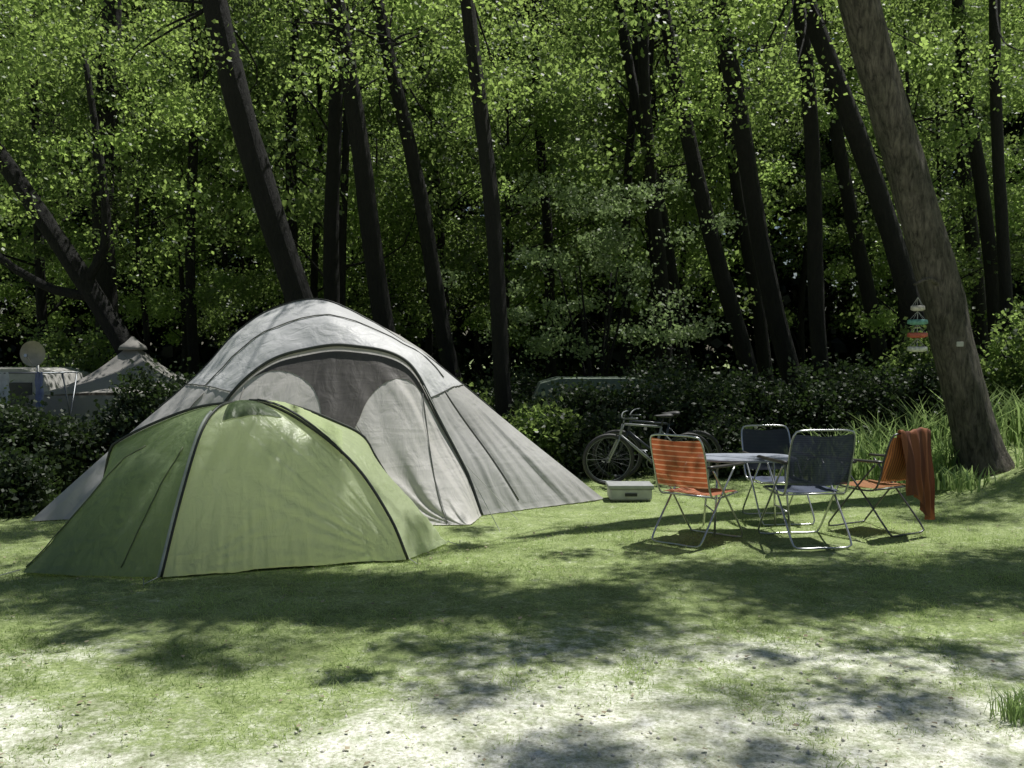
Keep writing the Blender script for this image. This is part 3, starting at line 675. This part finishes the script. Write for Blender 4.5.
# ------------------------------------------------------------------ background camp
M_beige=fabric('pale_grey_canvas',(.38,.365,.335),(.31,.295,.275),(.25,.24,.22),.2,.4,(2,2,2),.8)
TB=np.array([-5.1,13.4,0.]);o=empty('canvas_tent',tuple(TB),'pale grey canvas frame tent with a peaked roof behind the hedge','tent')
E=.95
for q in ([(-E,-E,.95),(E,-E,.95)],[(E,-E,.95),(E,E,.95)],[(E,E,.95),(-E,E,.95)],[(-E,E,.95),(-E,-E,.95)]):
    a_,b_=np.array(q[0]),np.array(q[1]);ap=np.array([.0,0,1.60]);G=np.zeros((12,12,3))
    for i in range(12):
        for j in range(12):
            e=a_+(b_-a_)*j/11;s_=i/11*.93;p=e+(ap-e)*s_;p[2]-=.13*math.sin(s_*math.pi)+.02*math.cos(j/11*6.283)*(1-s_);G[i,j]=p
    mb=MB();mb.grid(G);add('roof_panel',mb.mesh('roof_panel'),M_beige,o,True)
    G=np.zeros((6,24,3))
    for i in range(6):
        for j in range(24):
            e=a_+(b_-a_)*j/23;e=e*np.array([1+.10*(1-i/5),1+.10*(1-i/5),0]);G[i,j]=(*e[:2],.93*i/5)
            G[i,j,:2]*=1+.02*math.sin(j*1.7)
    mb=MB();mb.grid(G);add('wall_panel',mb.mesh('wall_panel'),M_beige,o,True)
mb=MB();mb.tube([(0,0,1.50),(0,0,1.55),(0,0,1.60),(0,0,1.68)],[.19,.17,.10,.015],12);add('roof_cap',mb.mesh('roof_cap'),M_beige,o,True)
def trailer(x,y,w,d,h,mat,label,win=True):
    o=empty('camping_trailer',(x,y,0),label,'trailer')
    mb=MB();P=[]
    prof=[(-w/2,.35),(-w/2,h*.7),(-w/2+.12,h*.93),(-w/2+.4,h),(w/2-.4,h),(w/2-.12,h*.93),(w/2,h*.7),(w/2,.35)]
    G=np.array([[(a_,yy_,b_) for a_,b_ in prof] for yy_ in (-d/2,-d/2+.02,d/2-.02,d/2)]);mb.grid(G)
    n_=len(prof);mb.put([(a_,-d/2,b_) for a_,b_ in prof],[list(range(n_))]);mb.put([(a_,d/2,b_) for a_,b_ in prof],[list(range(n_))]);mb.put([(-w/2,-d/2,.35),(w/2,-d/2,.35),(w/2,d/2,.35),(-w/2,d/2,.35)],[[0,1,2,3]])
    add('body',mb.mesh('body'),mat,o)
    for wx in (-.3,.3):
        mb=ring((wx*w,-d/2+.05,.27),.2,.07,24,8);add('wheel',mb.mesh('wheel'),M_black,o,True)
    if win:
        for wx in (-.25,.22):
            mb=MB();mb.box((wx*w,-d/2-.005,h*.72),(w*.36,.02,h*.26));add('window',mb.mesh('window'),simple('dark_glass',(.03,.035,.04),.3,0,.1,4,0),o)
    return o
trailer(-7.6,14.4,2.6,1.6,1.24,simple('grey_white_paint',(.42,.41,.39),.5),'low grey-white folding camping trailer beyond the hedge')
trailer(1.3,15.2,2.0,1.3,1.08,simple('dull_green_tarp',(.17,.21,.17),.7),'low camping trailer under a dull green cover beyond the hedge',False)
o=empty('satellite_dish',(-6.3,13.2,0),'small round beige satellite dish on a thin mast','dish')
mb=MB();mb.tube([(0,.03,0),(0,.03,1.4)],.02,8);add('mast',mb.mesh('mast'),M_metal,o,True)
G=np.array([[(r_*.17*math.cos(t),-.05+.09*(1-r_**2)-.06,1.45+.17*r_*math.sin(t)) for t in np.linspace(0,2*math.pi,25)] for r_ in np.linspace(0.02,1,7)])
mb=MB();mb.grid(G);add('reflector',mb.mesh('reflector'),simple('dish_beige',(.42,.38,.30),.5),o,True)
mb=MB();mb.tube([(0,-.1,1.29),(0,-.28,1.42)],.008,6);mb.tube([(0,-.31,1.43),(0,-.25,1.42)],.022,8);add('receiver_arm',mb.mesh('receiver_arm'),M_metal,o)
o=empty('drying_rack',(-6.0,12.2,0),'metal drying rack with blue and white washing behind the hedge','rack')
mb=MB()
for yy_ in (-.2,.2): mb.tube([(-.7,yy_,1.22),(.6,yy_,1.22)],.009,6)
for xx_ in (-.68,.58): mb.tube([(xx_,-.25,0),(xx_,.2,1.22)],.01,6);mb.tube([(xx_,.25,0),(xx_,-.2,1.22)],.01,6)
add('frame',mb.mesh('frame'),M_metalD,o,True)
for x0,w_,c in ((-.55,.16,(.6,.62,.65)),(.25,.10,(.25,.27,.42)),(-.2,.14,(.6,.6,.6))):
    G=np.array([[(x0+w_*u_+.006*math.sin(j*1.3+u_*5),-.21+.01*math.sin(u_*12+j*.2),1.235-.42*j/12) for u_ in np.linspace(0,1,10)] for j in range(13)])
    mb=MB();mb.grid(G);add('cloth',mb.mesh('cloth'),simple('cloth_colour',c,.9),o,True)
# ------------------------------------------------------------------ light
el=math.atan(1/math.hypot(SX,SY));az=math.atan2(SX,SY)
w=bpy.data.worlds.new('World');scene.world=w;w.use_nodes=True
nt=w.node_tree;bg=nt.nodes['Background'];sky=nt.nodes.new('ShaderNodeTexSky');sky.sky_type='NISHITA';sky.sun_disc=False
sky.sun_elevation=el;sky.sun_rotation=az;nt.links.new(sky.outputs[0],bg.inputs[0]);bg.inputs[1].default_value=.05
L=bpy.data.lights.new('sun','SUN');L.energy=5;L.angle=math.radians(.5);L.color=(1,.98,.93)
lo=bpy.data.objects.new('sun',L);COL.objects.link(lo)
lo.rotation_euler=Vector((SX,SY,1)).to_track_quat('Z','Y').to_euler()
# camera
c=bpy.data.cameras.new('camera');co=bpy.data.objects.new('camera',c);COL.objects.link(co)
co.location=(0,0,1.5);co.rotation_euler=(math.radians(90-1.96),0,0);c.lens=35;c.sensor_width=36;c.clip_end=2000
scene.camera=co
scene.view_settings.view_transform='Standard';scene.view_settings.look='None';scene.view_settings.exposure=0
